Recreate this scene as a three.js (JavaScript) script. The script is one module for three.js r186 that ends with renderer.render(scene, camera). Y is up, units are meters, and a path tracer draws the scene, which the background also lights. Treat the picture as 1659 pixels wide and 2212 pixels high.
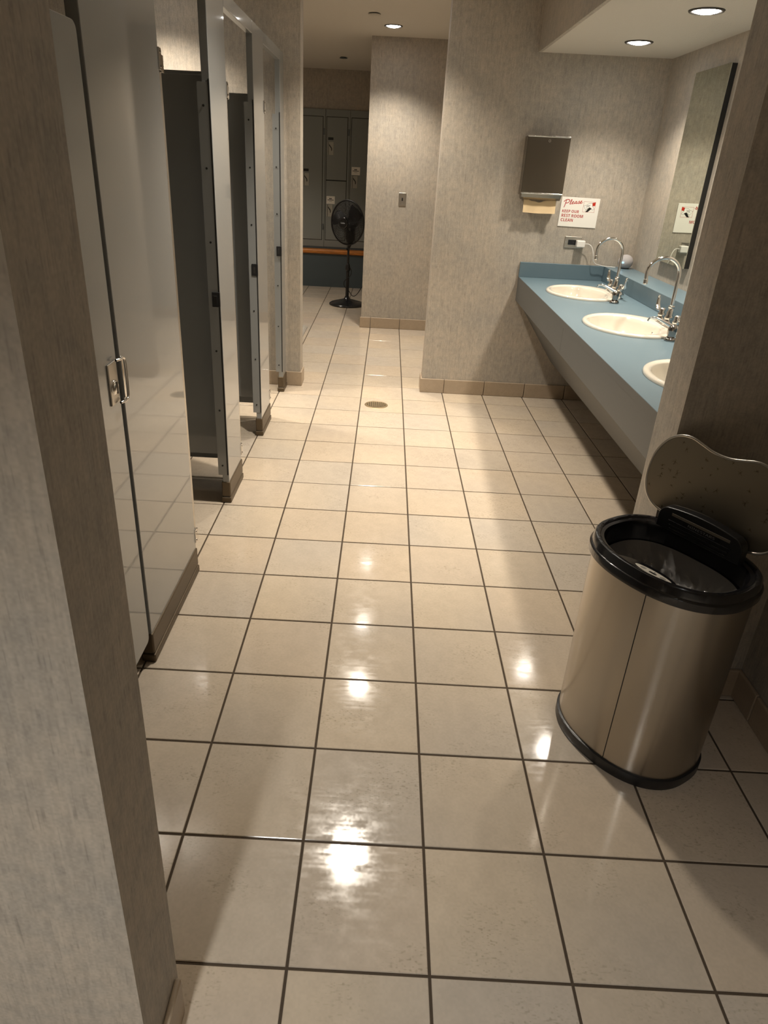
import * as THREE from 'three';
import { RoundedBoxGeometry } from 'three/addons/geometries/RoundedBoxGeometry.js';
import { mergeGeometries, mergeVertices, toCreasedNormals } from 'three/addons/utils/BufferGeometryUtils.js';

// ------------------------------------------------------------------ camera, exposure, lamps
const scene = new THREE.Scene();
scene.background = new THREE.Color(0x000000);
const camera = new THREE.PerspectiveCamera(73.823, 1659 / 2212, 0.05, 40);
camera.position.set(0.4363, 1.5469, 0.8611);
camera.rotation.set(-0.4542, 0.0039, 0.0516, 'YXZ');
camera.setViewOffset(1659, 2212, 27.78, 32.12, 1659, 2212);
const renderer = new THREE.WebGLRenderer({ antialias: true });
renderer.toneMapping = THREE.LinearToneMapping;
renderer.toneMappingExposure = 1.06;
renderer.shadowMap.enabled = true;
const WARM = new THREE.Color().setRGB(1, 0.9, 0.765), COOL = new THREE.Color().setRGB(0.98, 0.985, 0.98);
const CEIL = 2.57, SOFFIT = 2.22;
// every lamp of the place: [x, ceiling height, z, candela, colour, label]
const LAMPS = [
  [0.39, CEIL, -2.14, 18, WARM, 'recessed ceiling downlight above the aisle nearest the camera, seen in the floor'],
  [0.385, CEIL, -3.75, 10.5, WARM, 'recessed ceiling downlight above the round floor drain'],
  [0.39, CEIL, -4.68, 9, WARM, 'recessed ceiling downlight just past the passage opening'],
  [0.394, CEIL, -5.85, 12, WARM, 'lit round ceiling downlight in front of the wall with the light switch'],
  [-1.02, CEIL, -3.75, 13, WARM, 'recessed ceiling downlight above the farthest toilet stall'],
  [-1.05, CEIL, -7.4, 9, WARM, 'recessed ceiling downlight left of the lockers, behind the end wall'],
  [1.768, SOFFIT, -3.668, 6, WARM, 'smaller looking lit soffit downlight farther along the vanity, by the towel dispenser wall'],
  [1.785, SOFFIT, -2.808, 6, WARM, 'larger looking lit soffit downlight nearer the right edge of the photo'],
  [1.785, SOFFIT, -1.95, 6, WARM, 'soffit downlight above the sink cut off by the wall end'],
  [-0.086, CEIL, 1.7, 20, COOL, 'recessed ceiling downlight of the entry behind the camera'],
];

// ------------------------------------------------------------------ helpers
const taken = new Map();
function numbered(name) {
  const k = taken.get(name) || 0; taken.set(name, k + 1);
  return k ? name + '_' + String(k).padStart(3, '0') : name;
}
function fix(m) { m.castShadow = true; m.receiveShadow = true; return m; }
function part(name, geo, mat, parent, label) {
  const m = fix(new THREE.Mesh(geo, mat)); m.name = name; parent.add(m);
  if (label) m.userData.label = label;
  return m;
}
function thing(name, label, category, pos = [0, 0, 0], turn = 0, group) {
  const o = new THREE.Group(); o.name = numbered(name); scene.add(o);
  o.position.set(...pos); o.rotation.y = turn; o.userData = { label, category };
  if (group) o.userData.group = group;
  return o;
}
function single(name, geo, mat, label, category, group) {
  const m = fix(new THREE.Mesh(geo, mat)); m.name = numbered(name); scene.add(m);
  m.userData = { label, category }; if (group) m.userData.group = group;
  return m;
}
function struct(name, geo, mat) {
  const m = fix(new THREE.Mesh(geo, mat)); m.name = name; m.userData = { kind: 'structure' }; scene.add(m); return m;
}
// box given by its limits, uv in metres on every face
function box(x0, x1, y0, y1, z0, z1) {
  const g = new THREE.BoxGeometry(x1 - x0, y1 - y0, z1 - z0);
  g.translate((x0 + x1) / 2, (y0 + y1) / 2, (z0 + z1) / 2);
  return metric(g);
}
function metric(g) {
  const p = g.attributes.position, n = g.attributes.normal, uv = new Float32Array(p.count * 2);
  for (let i = 0; i < p.count; i++) {
    const ax = Math.abs(n.getX(i)), ay = Math.abs(n.getY(i)), az = Math.abs(n.getZ(i));
    let u, v;
    if (ay >= ax && ay >= az) { u = p.getX(i); v = p.getZ(i); }
    else if (ax >= az) { u = p.getZ(i) + 0.37; v = p.getY(i); }
    else { u = p.getX(i); v = p.getY(i); }
    uv[2 * i] = u; uv[2 * i + 1] = v;
  }
  g.setAttribute('uv', new THREE.BufferAttribute(uv, 2));
  return g;
}
function rbox(x0, x1, y0, y1, z0, z1, r = 0.004, seg = 2) {
  const g = new RoundedBoxGeometry(x1 - x0, y1 - y0, z1 - z0, seg, Math.min(r, (x1 - x0) / 2.01, (y1 - y0) / 2.01, (z1 - z0) / 2.01));
  g.translate((x0 + x1) / 2, (y0 + y1) / 2, (z0 + z1) / 2);
  return metric(g);
}
const V = (x, y, z) => new THREE.Vector3(x, y, z);
function tube(points, r, seg = 40, rad = 8, closed = false) {
  return new THREE.TubeGeometry(new THREE.CatmullRomCurve3(points.map((p) => V(...p)), closed, 'centripetal'), seg, r, rad, closed);
}
function lathe(profile, seg = 32) { return new THREE.LatheGeometry(profile.map((p) => new THREE.Vector2(...p)), seg); }
function cyl(r0, r1, h, seg = 24) { return new THREE.CylinderGeometry(r1, r0, h, seg); }
function at(g, x, y, z) { return g.translate(x, y, z); }
function plain(g) { const q = g.index ? g.toNonIndexed() : g; for (const k of Object.keys(q.attributes)) if (!['position', 'normal', 'uv'].includes(k)) q.deleteAttribute(k); return q; }
function merge(list) { return mergeGeometries(list.map(plain)); }
let seed = 7;
function rnd() { seed = (seed + 0x6d2b79f5) | 0; let t = Math.imul(seed ^ (seed >>> 15), 1 | seed); t = (t + Math.imul(t ^ (t >>> 7), 61 | t)) ^ t; return ((t ^ (t >>> 14)) >>> 0) / 4294967296; }

// tileable value noise
function noiseGrid(nx, ny) {
  const a = new Float32Array(nx * ny); for (let i = 0; i < a.length; i++) a[i] = rnd();
  return (u, v) => {
    const x = u * nx, y = v * ny, ix = Math.floor(x), iy = Math.floor(y); let fx = x - ix, fy = y - iy;
    fx = fx * fx * (3 - 2 * fx); fy = fy * fy * (3 - 2 * fy);
    const X0 = ((ix % nx) + nx) % nx, X1 = (X0 + 1) % nx, Y0 = ((iy % ny) + ny) % ny, Y1 = (Y0 + 1) % ny;
    return (a[Y0 * nx + X0] * (1 - fx) + a[Y0 * nx + X1] * fx) * (1 - fy) + (a[Y1 * nx + X0] * (1 - fx) + a[Y1 * nx + X1] * fx) * fy;
  };
}
function texture(size, fn, srgb) {
  const d = new Uint8Array(size * size * 4);
  for (let y = 0; y < size; y++) for (let x = 0; x < size; x++) {
    const c = fn((x + 0.5) / size, (y + 0.5) / size), k = (y * size + x) * 4;
    d[k] = Math.max(0, Math.min(255, c[0])); d[k + 1] = Math.max(0, Math.min(255, c[1])); d[k + 2] = Math.max(0, Math.min(255, c[2])); d[k + 3] = 255;
  }
  const t = new THREE.DataTexture(d, size, size, THREE.RGBAFormat);
  t.wrapS = t.wrapT = THREE.RepeatWrapping; t.magFilter = THREE.LinearFilter; t.minFilter = THREE.LinearMipmapLinearFilter; t.generateMipmaps = true;
  if (srgb) t.colorSpace = THREE.SRGBColorSpace;
  t.needsUpdate = true; return t;
}
function repeat(t, u, v) { const c = t.clone(); c.repeat.set(u, v); c.needsUpdate = true; return c; }
function canvasTexture(w, h, draw) {
  const c = document.createElement('canvas'); c.width = w; c.height = h; draw(c.getContext('2d'), w, h);
  const t = new THREE.CanvasTexture(c); t.colorSpace = THREE.SRGBColorSpace; t.anisotropy = 8; return t;
}

// ------------------------------------------------------------------ materials
const nFine = noiseGrid(256, 256), nMid = noiseGrid(48, 48), nBig = noiseGrid(7, 7), nStreak = noiseGrid(300, 34), nStreak2 = noiseGrid(110, 9), nFl = noiseGrid(240, 480), nCl = noiseGrid(14, 14), nBig2 = noiseGrid(5, 5);
// vinyl wall covering with fine upright fibres
const wallMap = texture(1024, (u, v) => {
  const s = nStreak(u, v) - 0.5, s2 = nStreak2(u, v) - 0.5, f = nFine(u, v) - 0.5, b = nBig(u, v) - 0.5, m = nMid(u, v) - 0.5;
  const dark = Math.pow(Math.max(0, nStreak(u + 0.31, v + 0.17) - 0.74) / 0.26, 1.5) * 0.11;
  const k = 1 + 0.075 * s + 0.04 * s2 + 0.08 * f + 0.05 * b + 0.06 * m - dark, w = 0.015 * b + 0.012 * m;
  return [172 * k * (1 + w), 163 * k, 150 * k * (1 - 1.2 * w)];
}, true);
const wallBump = texture(512, (u, v) => { const k = 128 + 90 * (nStreak(u, v) - 0.5) + 60 * (nFine(u, v) - 0.5); return [k, k, k]; });
const fineBump = texture(512, (u, v) => { const k = 128 + 120 * (nFine(u, v) - 0.5) + 50 * (nMid(u, v) - 0.5); return [k, k, k]; });
// fired clay floor tile: cream body with brownish flecks drawn out sideways
const tileMap = texture(1024, (u, v) => {
  const b = nBig2(u, v) - 0.5, m = nMid(u, v) - 0.5, f = nFine(u, v) - 0.5, c = nCl(u, v), fl = nFl(u, v);
  const fleck = Math.pow(Math.max(0, fl - 0.66) / 0.34, 1.4) * Math.max(0, c - 0.46) * 0.36;
  const k = 1 + 0.055 * b + 0.03 * m + 0.035 * f - fleck;
  return [197 * k * (1 + 0.02 * b), 183 * k, 165 * k * (1 - 0.04 * b - 0.2 * fleck)];
}, true);
const tileRough = texture(512, (u, v) => { const s = nStreak(v * 0.7, u) - 0.5, k = 27 + 14 * (nMid(u, v) - 0.5) + 18 * s + 10 * (nFine(u, v) - 0.5); return [0, k, 0]; });
const tileBump = texture(512, (u, v) => { const k = 128 + 80 * (nMid(u, v) - 0.5) + 60 * (nCl(u, v) - 0.5) + 16 * (nFine(u, v) - 0.5); return [k, k, k]; });
const std = (o) => new THREE.MeshStandardMaterial(o), phys = (o) => new THREE.MeshPhysicalMaterial(o);
const lin = (r, g, b) => new THREE.Color().setRGB(r, g, b);
const M = {
  wall: std({ map: wallMap, bumpMap: wallBump, bumpScale: 0.0004, roughness: 0.62 }),
  ceiling: std({ color: lin(0.62, 0.585, 0.52), roughness: 0.95, bumpMap: repeat(fineBump, 2, 2), bumpScale: 0.0025 }),
  grout: std({ color: lin(0.068, 0.048, 0.03), roughness: 0.95, bumpMap: repeat(fineBump, 3, 3), bumpScale: 0.001 }),
  base: std({ map: repeat(tileMap, 1, 1), color: lin(0.72, 0.66, 0.58), roughness: 0.4 }),
  partition: phys({ color: lin(0.25, 0.258, 0.255), roughness: 0.35, clearcoat: 1, clearcoatRoughness: 0.045, bumpMap: repeat(fineBump, 1.5, 1.5), bumpScale: 0.00012 }),
  shoe: std({ color: lin(0.115, 0.085, 0.052), metalness: 0.5, roughness: 0.42, roughnessMap: null, bumpMap: repeat(fineBump, 6, 6), bumpScale: 0.0005 }),
  chrome: std({ color: lin(0.82, 0.8, 0.77), metalness: 1, roughness: 0.09 }),
  darkchrome: std({ color: lin(0.34, 0.32, 0.3), metalness: 1, roughness: 0.12 }),
  steel: std({ color: lin(0.56, 0.53, 0.48), metalness: 1, roughness: 0.3 }),
  mirror: std({ color: lin(0.78, 0.82, 0.74), metalness: 1, roughness: 0.015 }),
  mirrorEdge: std({ color: lin(0.012, 0.012, 0.011), roughness: 0.5 }),
  laminate: phys({ color: lin(0.115, 0.172, 0.205), roughness: 0.36, bumpMap: repeat(fineBump, 3, 3), bumpScale: 0.0002 }),
  apron: phys({ color: lin(0.092, 0.097, 0.096), roughness: 0.45, bumpMap: repeat(fineBump, 3, 3), bumpScale: 0.0002 }),
  porcelain: phys({ color: lin(0.66, 0.61, 0.515), roughness: 0.14, clearcoat: 0.5, clearcoatRoughness: 0.06 }),
  black: std({ color: lin(0.012, 0.012, 0.013), roughness: 0.38 }),
  blackGloss: phys({ color: lin(0.012, 0.012, 0.014), roughness: 0.2, clearcoat: 0.3, clearcoatRoughness: 0.1 }),
  rubber: std({ color: lin(0.012, 0.011, 0.01), roughness: 0.7 }),
  white: std({ color: lin(0.76, 0.74, 0.7), roughness: 0.45 }),
  brass: std({ color: lin(0.34, 0.26, 0.15), metalness: 0.85, roughness: 0.45 }),
  locker: std({ color: lin(0.245, 0.26, 0.245), roughness: 0.45 }),
  slate: std({ color: lin(0.07, 0.09, 0.10), roughness: 0.6 }),
  paper: std({ color: lin(0.72, 0.55, 0.33), roughness: 0.9, side: THREE.DoubleSide, bumpMap: repeat(fineBump, 5, 5), bumpScale: 0.0004 }),
  lens: std({ color: lin(0.8, 0.8, 0.8), emissive: lin(1, 0.97, 0.92), emissiveIntensity: 32, roughness: 0.5 }),
  lensCool: std({ color: lin(0.8, 0.8, 0.8), emissive: lin(0.95, 0.98, 1), emissiveIntensity: 32, roughness: 0.5 }),
  canRing: std({ color: lin(0.05, 0.045, 0.04), roughness: 0.4 }),
  fabric: std({ color: lin(0.4, 0.38, 0.38), roughness: 0.9, bumpMap: repeat(fineBump, 2, 2), bumpScale: 0.0006 }),
};
const brushBump = texture(512, (u, v) => { const k = 128 + 120 * (nStreak(v * 1.0, u * 1.0) - 0.5); return [k, k, k]; });
M.binSteel = phys({ color: lin(0.44, 0.4, 0.345), metalness: 1, roughness: 0.26, anisotropy: 0.75, anisotropyRotation: Math.PI / 2, bumpMap: repeat(brushBump, 1, 2.5), bumpScale: 0.00004 });
M.lidSteel = phys({ color: lin(0.42, 0.385, 0.34), metalness: 1, roughness: 0.3 });
const lidMap = canvasTexture(512, 512, (c) => {
  c.fillStyle = '#988f80'; c.fillRect(0, 0, 512, 512);
  for (let k = 0; k < 54; k++) { const x = rnd() * 512, y = rnd() * 512, r = 5 + rnd() * 9; for (let q = 0; q < 9; q++) { const a = rnd() * 6.28, l = r * (0.5 + rnd()); c.strokeStyle = 'rgba(60,48,34,0.24)'; c.lineWidth = 1.5 + rnd() * 1.5; c.beginPath(); c.moveTo(x, y); c.lineTo(x + Math.cos(a) * l, y + Math.sin(a) * l); c.stroke(); } }
});
lidMap.wrapS = lidMap.wrapT = THREE.RepeatWrapping; lidMap.repeat.set(3.2, 3.2); M.lidSteel.map = lidMap; M.lidSteel.color.setRGB(1, 1, 1);
M.dispenserSteel = std({ color: lin(0.24, 0.215, 0.18), metalness: 1, roughness: 0.2 });

// ------------------------------------------------------------------ room shell
const H = CEIL;
struct('wall_front', box(-1.85, 0.1, 0, H, 0.075, 0.235), M.wall);               // stub wall at the left of the picture
struct('wall_left', box(-2.0, -1.85, 0, H, -9.1, 3.05), M.wall);
struct('wall_end', box(-1.85, -0.17, 0, H, -4.34, -4.19), M.wall);               // beside the last stall
struct('wall_back', box(0.757, 2.15, 0, H, -4.34, -4.19), M.wall);               // with the towel dispenser
struct('wall_vanity', box(2.15, 2.3, 0, H, -4.34, -1.105), M.wall);              // with the mirror
struct('wall_wing', box(1.271, 2.3, 0, H, -1.105, -0.945), M.wall);              // end of the vanity niche
struct('wall_right', box(1.68, 1.83, 0, H, -0.945, 3.05), M.wall);
struct('wall_rear', box(-1.85, 1.68, 0, H, 2.9, 3.05), M.wall);
struct('wall_passage', box(0.206, 1.75, 0, H, -6.52, -6.37), M.wall);            // with the switch
struct('wall_passage_side', box(0.206, 0.356, 0, H, -8.95, -6.52), M.wall);
struct('wall_passage_right', box(1.75, 1.9, 0, H, -6.52, -4.34), M.wall);
struct('wall_locker', box(-1.85, 0.356, 0, H, -9.1, -8.95), M.wall);

function ceilingGeo(x0, x1, z0, z1, y0, t, holes) {
  const s = new THREE.Shape([[x0, -z1], [x1, -z1], [x1, -z0], [x0, -z0]].map((p) => new THREE.Vector2(...p)));
  for (const [hx, hz, r] of holes) { const h = new THREE.Path(); h.absarc(hx, -hz, r, 0, Math.PI * 2, true); s.holes.push(h); }
  const g = new THREE.ExtrudeGeometry(s, { depth: t, bevelEnabled: false, curveSegments: 28 });
  g.rotateX(-Math.PI / 2); g.translate(0, y0, 0); return metric(g);
}
struct('ceiling', ceilingGeo(-2, 2.3, -9.1, 3.05, CEIL, 0.14, LAMPS.filter((l) => l[1] === CEIL).map((l) => [l[0], l[2], 0.068])), M.ceiling);
{
  const soffit = new THREE.Group(); soffit.name = 'ceiling_soffit'; soffit.userData = { kind: 'structure' }; scene.add(soffit);
  part('soffit_panel', ceilingGeo(1.335, 2.15, -4.19, -1.105, SOFFIT, 0.03, LAMPS.filter((l) => l[1] === SOFFIT).map((l) => [l[0], l[2], 0.066])), M.ceiling, soffit);
  part('soffit_fascia', box(1.315, 1.335, SOFFIT, CEIL, -4.19, -1.105), M.wall, soffit);
}

// floor: every tile a piece of its own, grout between them
{
  const T = 0.305, G = 0.0034;
  const floor = new THREE.Group(); floor.name = 'floor'; floor.userData = { kind: 'structure' }; scene.add(floor);
  part('grout_bed', box(-2, 2.3, -0.06, -0.0025, -9.1, 3.05), M.grout, floor);
  const tileMats = [[0.98, 0.985, 0.985], [1, 0.99, 0.96], [0.955, 0.95, 0.935], [1, 0.975, 0.94]].map((c) => std({ map: tileMap, color: lin(...c), roughnessMap: tileRough, roughness: 1, bumpMap: tileBump, bumpScale: 0.00006 }));
  function tileGeo(k) {
    const w = T / 2 - G, b = 0.0016, q = [], uvs = [], du = (k % 4) / 4 + 0.02, dv = Math.floor(k / 4) / 4 + 0.02;
    const P = (x, y, z) => [x, y, z];
    const face = (...c) => { for (const i of [0, 1, 2, 0, 2, 3]) { q.push(...c[i]); uvs.push(du + (c[i][0] + w) * 0.7, dv + (c[i][2] + w) * 0.7); } };
    const t = w - b, y1 = 0, y2 = -0.0012, y3 = -0.008;
    face(P(-t, y1, t), P(t, y1, t), P(t, y1, -t), P(-t, y1, -t));
    for (let s = 0; s < 4; s++) {
      const R = (x, y, z) => { let X = x, Z = z; for (let i = 0; i < s; i++) [X, Z] = [Z, -X]; return [X, y, Z]; };
      face(R(-w, y2, w), R(w, y2, w), R(t, y1, t), R(-t, y1, t));
      face(R(-w, y3, w), R(w, y3, w), R(w, y2, w), R(-w, y2, w));
    }
    const g = new THREE.BufferGeometry();
    g.setAttribute('position', new THREE.BufferAttribute(new Float32Array(q), 3)); g.setAttribute('uv', new THREE.BufferAttribute(new Float32Array(uvs), 2));
    g.computeVertexNormals(); return g;
  }
  const variants = Array.from({ length: 16 }, (_, k) => tileGeo(k));
  camera.updateMatrixWorld(); camera.updateProjectionMatrix();
  const all = [];
  for (let i = -7; i < 7; i++) for (let j = -10; j < 29; j++) {
    const x = (i + 0.5) * T, z = -(j + 0.5) * T, d = Math.hypot(x - camera.position.x, z - camera.position.z);
    // tiles under walls or beyond them are left to the merged remainder
    const hidden = x < -1.6 || (z > -0.9 && x > 1.75) || (x < 0 && z > 0.1) || (z > 0.5) || (z < -4.5 && x > 1.0) || (z < -6.5 && x > 0.25) || (z < -4.4 && x < -0.9) || (x < -0.6 && z > -1) || (x > 2.15);
    all.push({ x, z, d: hidden ? 99 + d : d });
  }
  all.sort((a, b) => a.d - b.d);
  const rest = [];
  all.forEach((t, n) => {
    const g = variants[Math.floor(rnd() * 16)], m = tileMats[Math.floor(rnd() * 4)], turn = Math.floor(rnd() * 2) * Math.PI;
    const y = (rnd() - 0.5) * 0.0006;
    if (n < 290 && t.d < 90) {
      const o = part('floor_tile', g, m, floor); o.position.set(t.x, y, t.z); o.rotation.set((rnd() - 0.5) * 0.003, turn, (rnd() - 0.5) * 0.003);
    } else { const c = g.clone(); if (turn) c.rotateY(turn); c.translate(t.x, 0, t.z); rest.push(c); }
  });
  const r = part('floor_tile_field', mergeGeometries(rest), tileMats[1], floor); r.userData.kind = 'stuff';
}

// tile baseboards, one mesh for each tile: run from a to b along x or z, standing proud of the wall
function baseboard(name, a, b, side, len = 0.305, start = 0) {
  const g = new THREE.Group(); g.name = name; g.userData = { kind: 'structure' }; scene.add(g);
  const alongX = Math.abs(a[1] - b[1]) < 1e-6, s0 = alongX ? Math.min(a[0], b[0]) : Math.min(a[1], b[1]), s1 = alongX ? Math.max(a[0], b[0]) : Math.max(a[1], b[1]), f = alongX ? a[1] : a[0];
  const hgt = 0.108, th = 0.013;
  let first = Math.ceil((s0 - start) / len) * len + start; const cuts = [s0]; for (let c = first; c < s1 - 0.004; c += len) if (c > s0 + 0.004) cuts.push(c); cuts.push(s1);
  for (let i = 0; i + 1 < cuts.length; i++) {
    const p0 = cuts[i] + (i ? 0.0016 : 0), p1 = cuts[i + 1] - (i + 2 < cuts.length ? 0.0016 : 0), lo = side > 0 ? f : f - th, hi = side > 0 ? f + th : f;
    const geo = alongX ? rbox(p0, p1, 0, hgt - 0.0006 * (i % 2), lo, hi, 0.005, 2) : rbox(lo, hi, 0, hgt - 0.0006 * (i % 2), p0, p1, 0.005, 2);
    part('base_tile', geo, M.base, g);
  }
}
baseboard('baseboard_back', [0.744, -4.19], [2.15, -4.19], 1, 0.305, 0.01);
baseboard('baseboard_end', [-1.85, -4.19], [-0.157, -4.19], 1, 0.305, -0.02);
baseboard('baseboard_end_side', [-0.17, -4.34], [-0.17, -4.19], 1);
baseboard('baseboard_back_side', [0.757, -4.34], [0.757, -4.19], -1);
baseboard('baseboard_passage', [0.193, -6.37], [1.75, -6.37], 1, 0.305, 0.305);
baseboard('baseboard_wing', [1.258, -0.945], [1.68, -0.945], 1, 0.305, 0.2);
baseboard('baseboard_wing_side', [1.271, -1.105], [1.271, -0.945], -1);
baseboard('baseboard_right', [1.68, -0.945], [1.68, 2.9], -1, 0.305, 0.1);
baseboard('baseboard_front_side', [0.1, 0.088], [0.1, 0.248], 1);
baseboard('baseboard_front', [-1.85, 0.235], [0.113, 0.235], 1);
baseboard('baseboard_vanity', [2.15, -4.19], [2.15, -1.105], -1);
baseboard('baseboard_left', [-1.85, -4.19], [-1.85, 0.075], 1);

// ------------------------------------------------------------------ lamps
for (const [x, y, z, cd, col, label] of LAMPS) {
  const t = thing('recessed_downlight', label, 'ceiling light', [x, y, z], 0, y === CEIL ? 'downlights in the main ceiling' : 'downlights in the vanity soffit');
  part('trim_ring', lathe([[0.06, 0.012], [0.061, -0.001], [0.066, -0.006], [0.074, -0.005], [0.077, 0.0], [0.0665, 0.0005], [0.064, 0.02]], 36), M.canRing, t);
  part('housing', lathe([[0.0, 0.12], [0.062, 0.12], [0.064, 0.015]], 28), M.steel, t);
  part('lens', lathe([[0.058, 0.016], [0.057, 0.002], [0.05, -0.006], [0.03, -0.011], [0, -0.013]].reverse(), 36), col === COOL ? M.lensCool : M.lens, t);
  const s = new THREE.SpotLight(col, cd, 0, 0.98, 0.6, 2);
  s.position.set(0, -0.02, 0); s.target.position.set(0, -2, 0); s.castShadow = true; s.shadow.radius = 2.6; s.shadow.mapSize.set(1024, 1024);
  t.add(s); t.add(s.target); s.name = 'lamp_light'; s.target.name = 'lamp_aim';
}

// ------------------------------------------------------------------ toilet partitions
const PX = -0.275, PT = 0.032, PTOP = 2.147;
function shoeGeo(z0, z1) {   // folded metal shoe with rounded front
  const a = rbox(PX - PT - 0.006, PX + 0.005, 0.032, 0.112, z1 - 0.004, z0 + 0.005, 0.007, 2);
  const b = rbox(PX - PT - 0.009, PX + 0.008, 0.0, 0.03, z1 - 0.006, z0 + 0.008, 0.006, 2);
  return [a, b];
}
function pilaster(z0, z1, label, opts = {}) {
  const t = thing('stall_pilaster', label, 'partition post', [0, 0, 0], 0, 'pilasters along the stall fronts');
  part('post_panel', rbox(PX - PT, PX, 0.02, PTOP, z1, z0, 0.003, 2), M.partition, t);
  const [a, b] = shoeGeo(z0, z1);
  const s = part('shoe', a, M.shoe, t, 'tarnished brownish metal shoe'); part('shoe_flange', b, M.shoe, s);
  if (opts.stop) {
    const d = part('door_stop', box(PX - PT - 0.018, PX - 0.008, 0.15, 1.8, z0 - 0.001, z0 + 0.004), M.partition, t);
    part('bumper_strip', box(PX - 0.007, PX - 0.0015, 0.15, 1.81, z0, z0 + 0.0045), M.rubber, t, 'black rubber strip');
    for (const y of [0.2, 0.48, 0.76, 1.22, 1.5, 1.72]) part('screw', at(new THREE.CylinderGeometry(0.0045, 0.0045, 0.004, 10).rotateX(Math.PI / 2), PX - 0.028, y, z0 + 0.0045), M.rubber, d);
    const k = part('strike', rbox(PX - 0.034, PX + 0.001, 0.955, 1.018, z0 + 0.002, z0 + 0.011, 0.002, 1), M.black, t, 'small black strike plate');
    part('strike_slot', rbox(PX - 0.026, PX - 0.012, 0.968, 1.003, z0 + 0.0095, z0 + 0.0122, 0.001, 1), M.rubber, k);
  }
  if (opts.hinge) for (const y of [1.8, 0.165]) {
    const h = part('hinge', rbox(PX - 0.006, PX + 0.0045, y - 0.03, y + 0.03, z1 - 0.018, z1 + 0.004, 0.002, 1), M.chrome, t, 'chrome hinge leaf');
    for (const e of [-0.019, 0.019]) part('hinge_screw', at(new THREE.CylinderGeometry(0.0042, 0.0042, 0.003, 10).rotateZ(Math.PI / 2), PX + 0.0048, y + e, z1 - 0.007), M.darkchrome, h);
  }
  if (opts.keeper) {
    // chrome keeper loop that takes the latch of the closed door
    const y0 = 0.928, y1 = 1.045, zA = z0 + 0.042, zB = z0 - 0.004, xo = PX + 0.012;
    part('latch_keeper', tube([[xo - 0.006, y1, zA], [xo, y1, zA - 0.015], [xo, y1, zB + 0.014], [xo, y1 - 0.004, zB + 0.004], [xo, y1 - 0.014, zB], [xo, y0 + 0.014, zB], [xo, y0 + 0.004, zB + 0.004], [xo, y0, zB + 0.014], [xo, y0, zA - 0.015], [xo - 0.006, y0, zA]], 0.0038, 60, 8), M.chrome, t, 'chrome keeper loop');
    part('keeper_plate', rbox(PX, PX + 0.004, y0, y1, z0 - 0.012, z0 - 0.001, 0.0015, 1), M.chrome, t);
  }
  return t;
}
pilaster(-0.955, -1.525, 'wide grey stall panel nearest the camera with a chrome keeper on its edge', { hinge: true, keeper: true });
pilaster(-2.163, -2.46, 'grey stall post between the second and third toilet stalls', { hinge: true, stop: true });
pilaster(-3.096, -3.404, 'grey stall post between the third and last toilet stalls', { hinge: true, stop: true });
pilaster(-4.01, -4.165, 'narrow grey stall post against the end wall', { stop: true });
{
  const t = thing('header_rail', 'long grey header rail across the tops of the stall posts', 'rail');
  for (const [a, b] of [[0.07, -0.953], [-1.527, -2.161], [-2.462, -3.094], [-3.406, -4.008]]) part('rail_section', rbox(PX - PT, PX, 2.09, PTOP, b, a, 0.003, 2), M.partition, t);
}
function doorGeo(w, y0, y1, r, th) {
  const s = new THREE.Shape(); s.moveTo(0, y0 + r); s.lineTo(0, y1 - r); s.quadraticCurveTo(0, y1, r, y1); s.lineTo(w - r, y1); s.quadraticCurveTo(w, y1, w, y1 - r); s.lineTo(w, y0 + r); s.quadraticCurveTo(w, y0, w - r, y0); s.lineTo(r, y0); s.quadraticCurveTo(0, y0, 0, y0 + r);
  return metric(new THREE.ExtrudeGeometry(s, { depth: th - 0.004, bevelEnabled: true, bevelSize: 0.002, bevelThickness: 0.002, bevelSegments: 2, curveSegments: 6 }).translate(0, 0, -th / 2 + 0.002));
}
{
  // door of the nearest stall, shut
  const t = thing('stall_door', 'shut grey stall door beside the near wall with a chrome latch plate', 'stall door', [PX - 0.018, 0, -0.938], -Math.PI / 2, 'toilet stall doors');
  part('door_panel', doorGeo(0.66, 0.1, 1.8, 0.022, 0.028), M.partition, t);
  const l = part('latch_plate', rbox(0.012, 0.07, 0.93, 1.043, -0.0185, -0.0135, 0.003, 2), M.steel, t, 'steel latch plate');
  part('turn_disc', at(lathe([[0, 0.007], [0.012, 0.007], [0.019, 0.004], [0.021, 0]], 28).rotateX(-Math.PI / 2), 0.04, 0.975, -0.0185), M.chrome, l);
  part('turn_grip', rbox(0.0375, 0.0425, 0.958, 0.992, -0.0285, -0.0225, 0.002, 1), M.darkchrome, l);
}
function openDoor(z, label) {
  const t = thing('stall_door', label, 'stall door', [PX - 0.012, 0, z], Math.PI + 0.0, 'toilet stall doors');
  const w = 0.585;
  part('door_panel', doorGeo(w, 0.1, 1.8, 0.022, 0.026).translate(0.004, 0, 0), M.partition, t);
  part('edge_channel', rbox(-0.004, 0.004, 0.12, 1.78, -0.012, 0.012, 0.002, 1), M.steel, t);
  for (const y of [1.79, 0.156]) part('hinge_leaf', rbox(-0.013, -0.004, y - 0.024, y + 0.024, -0.008, 0.012, 0.002, 1), M.chrome, t, 'chrome hinge leaf');
}
openDoor(-1.559, 'grey door of the second stall swung inward, its edge showing behind the wide panel');
openDoor(-2.494, 'grey door of the third stall swung inward behind its post');
openDoor(-3.438, 'grey door of the last stall swung inward behind its post');
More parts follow.
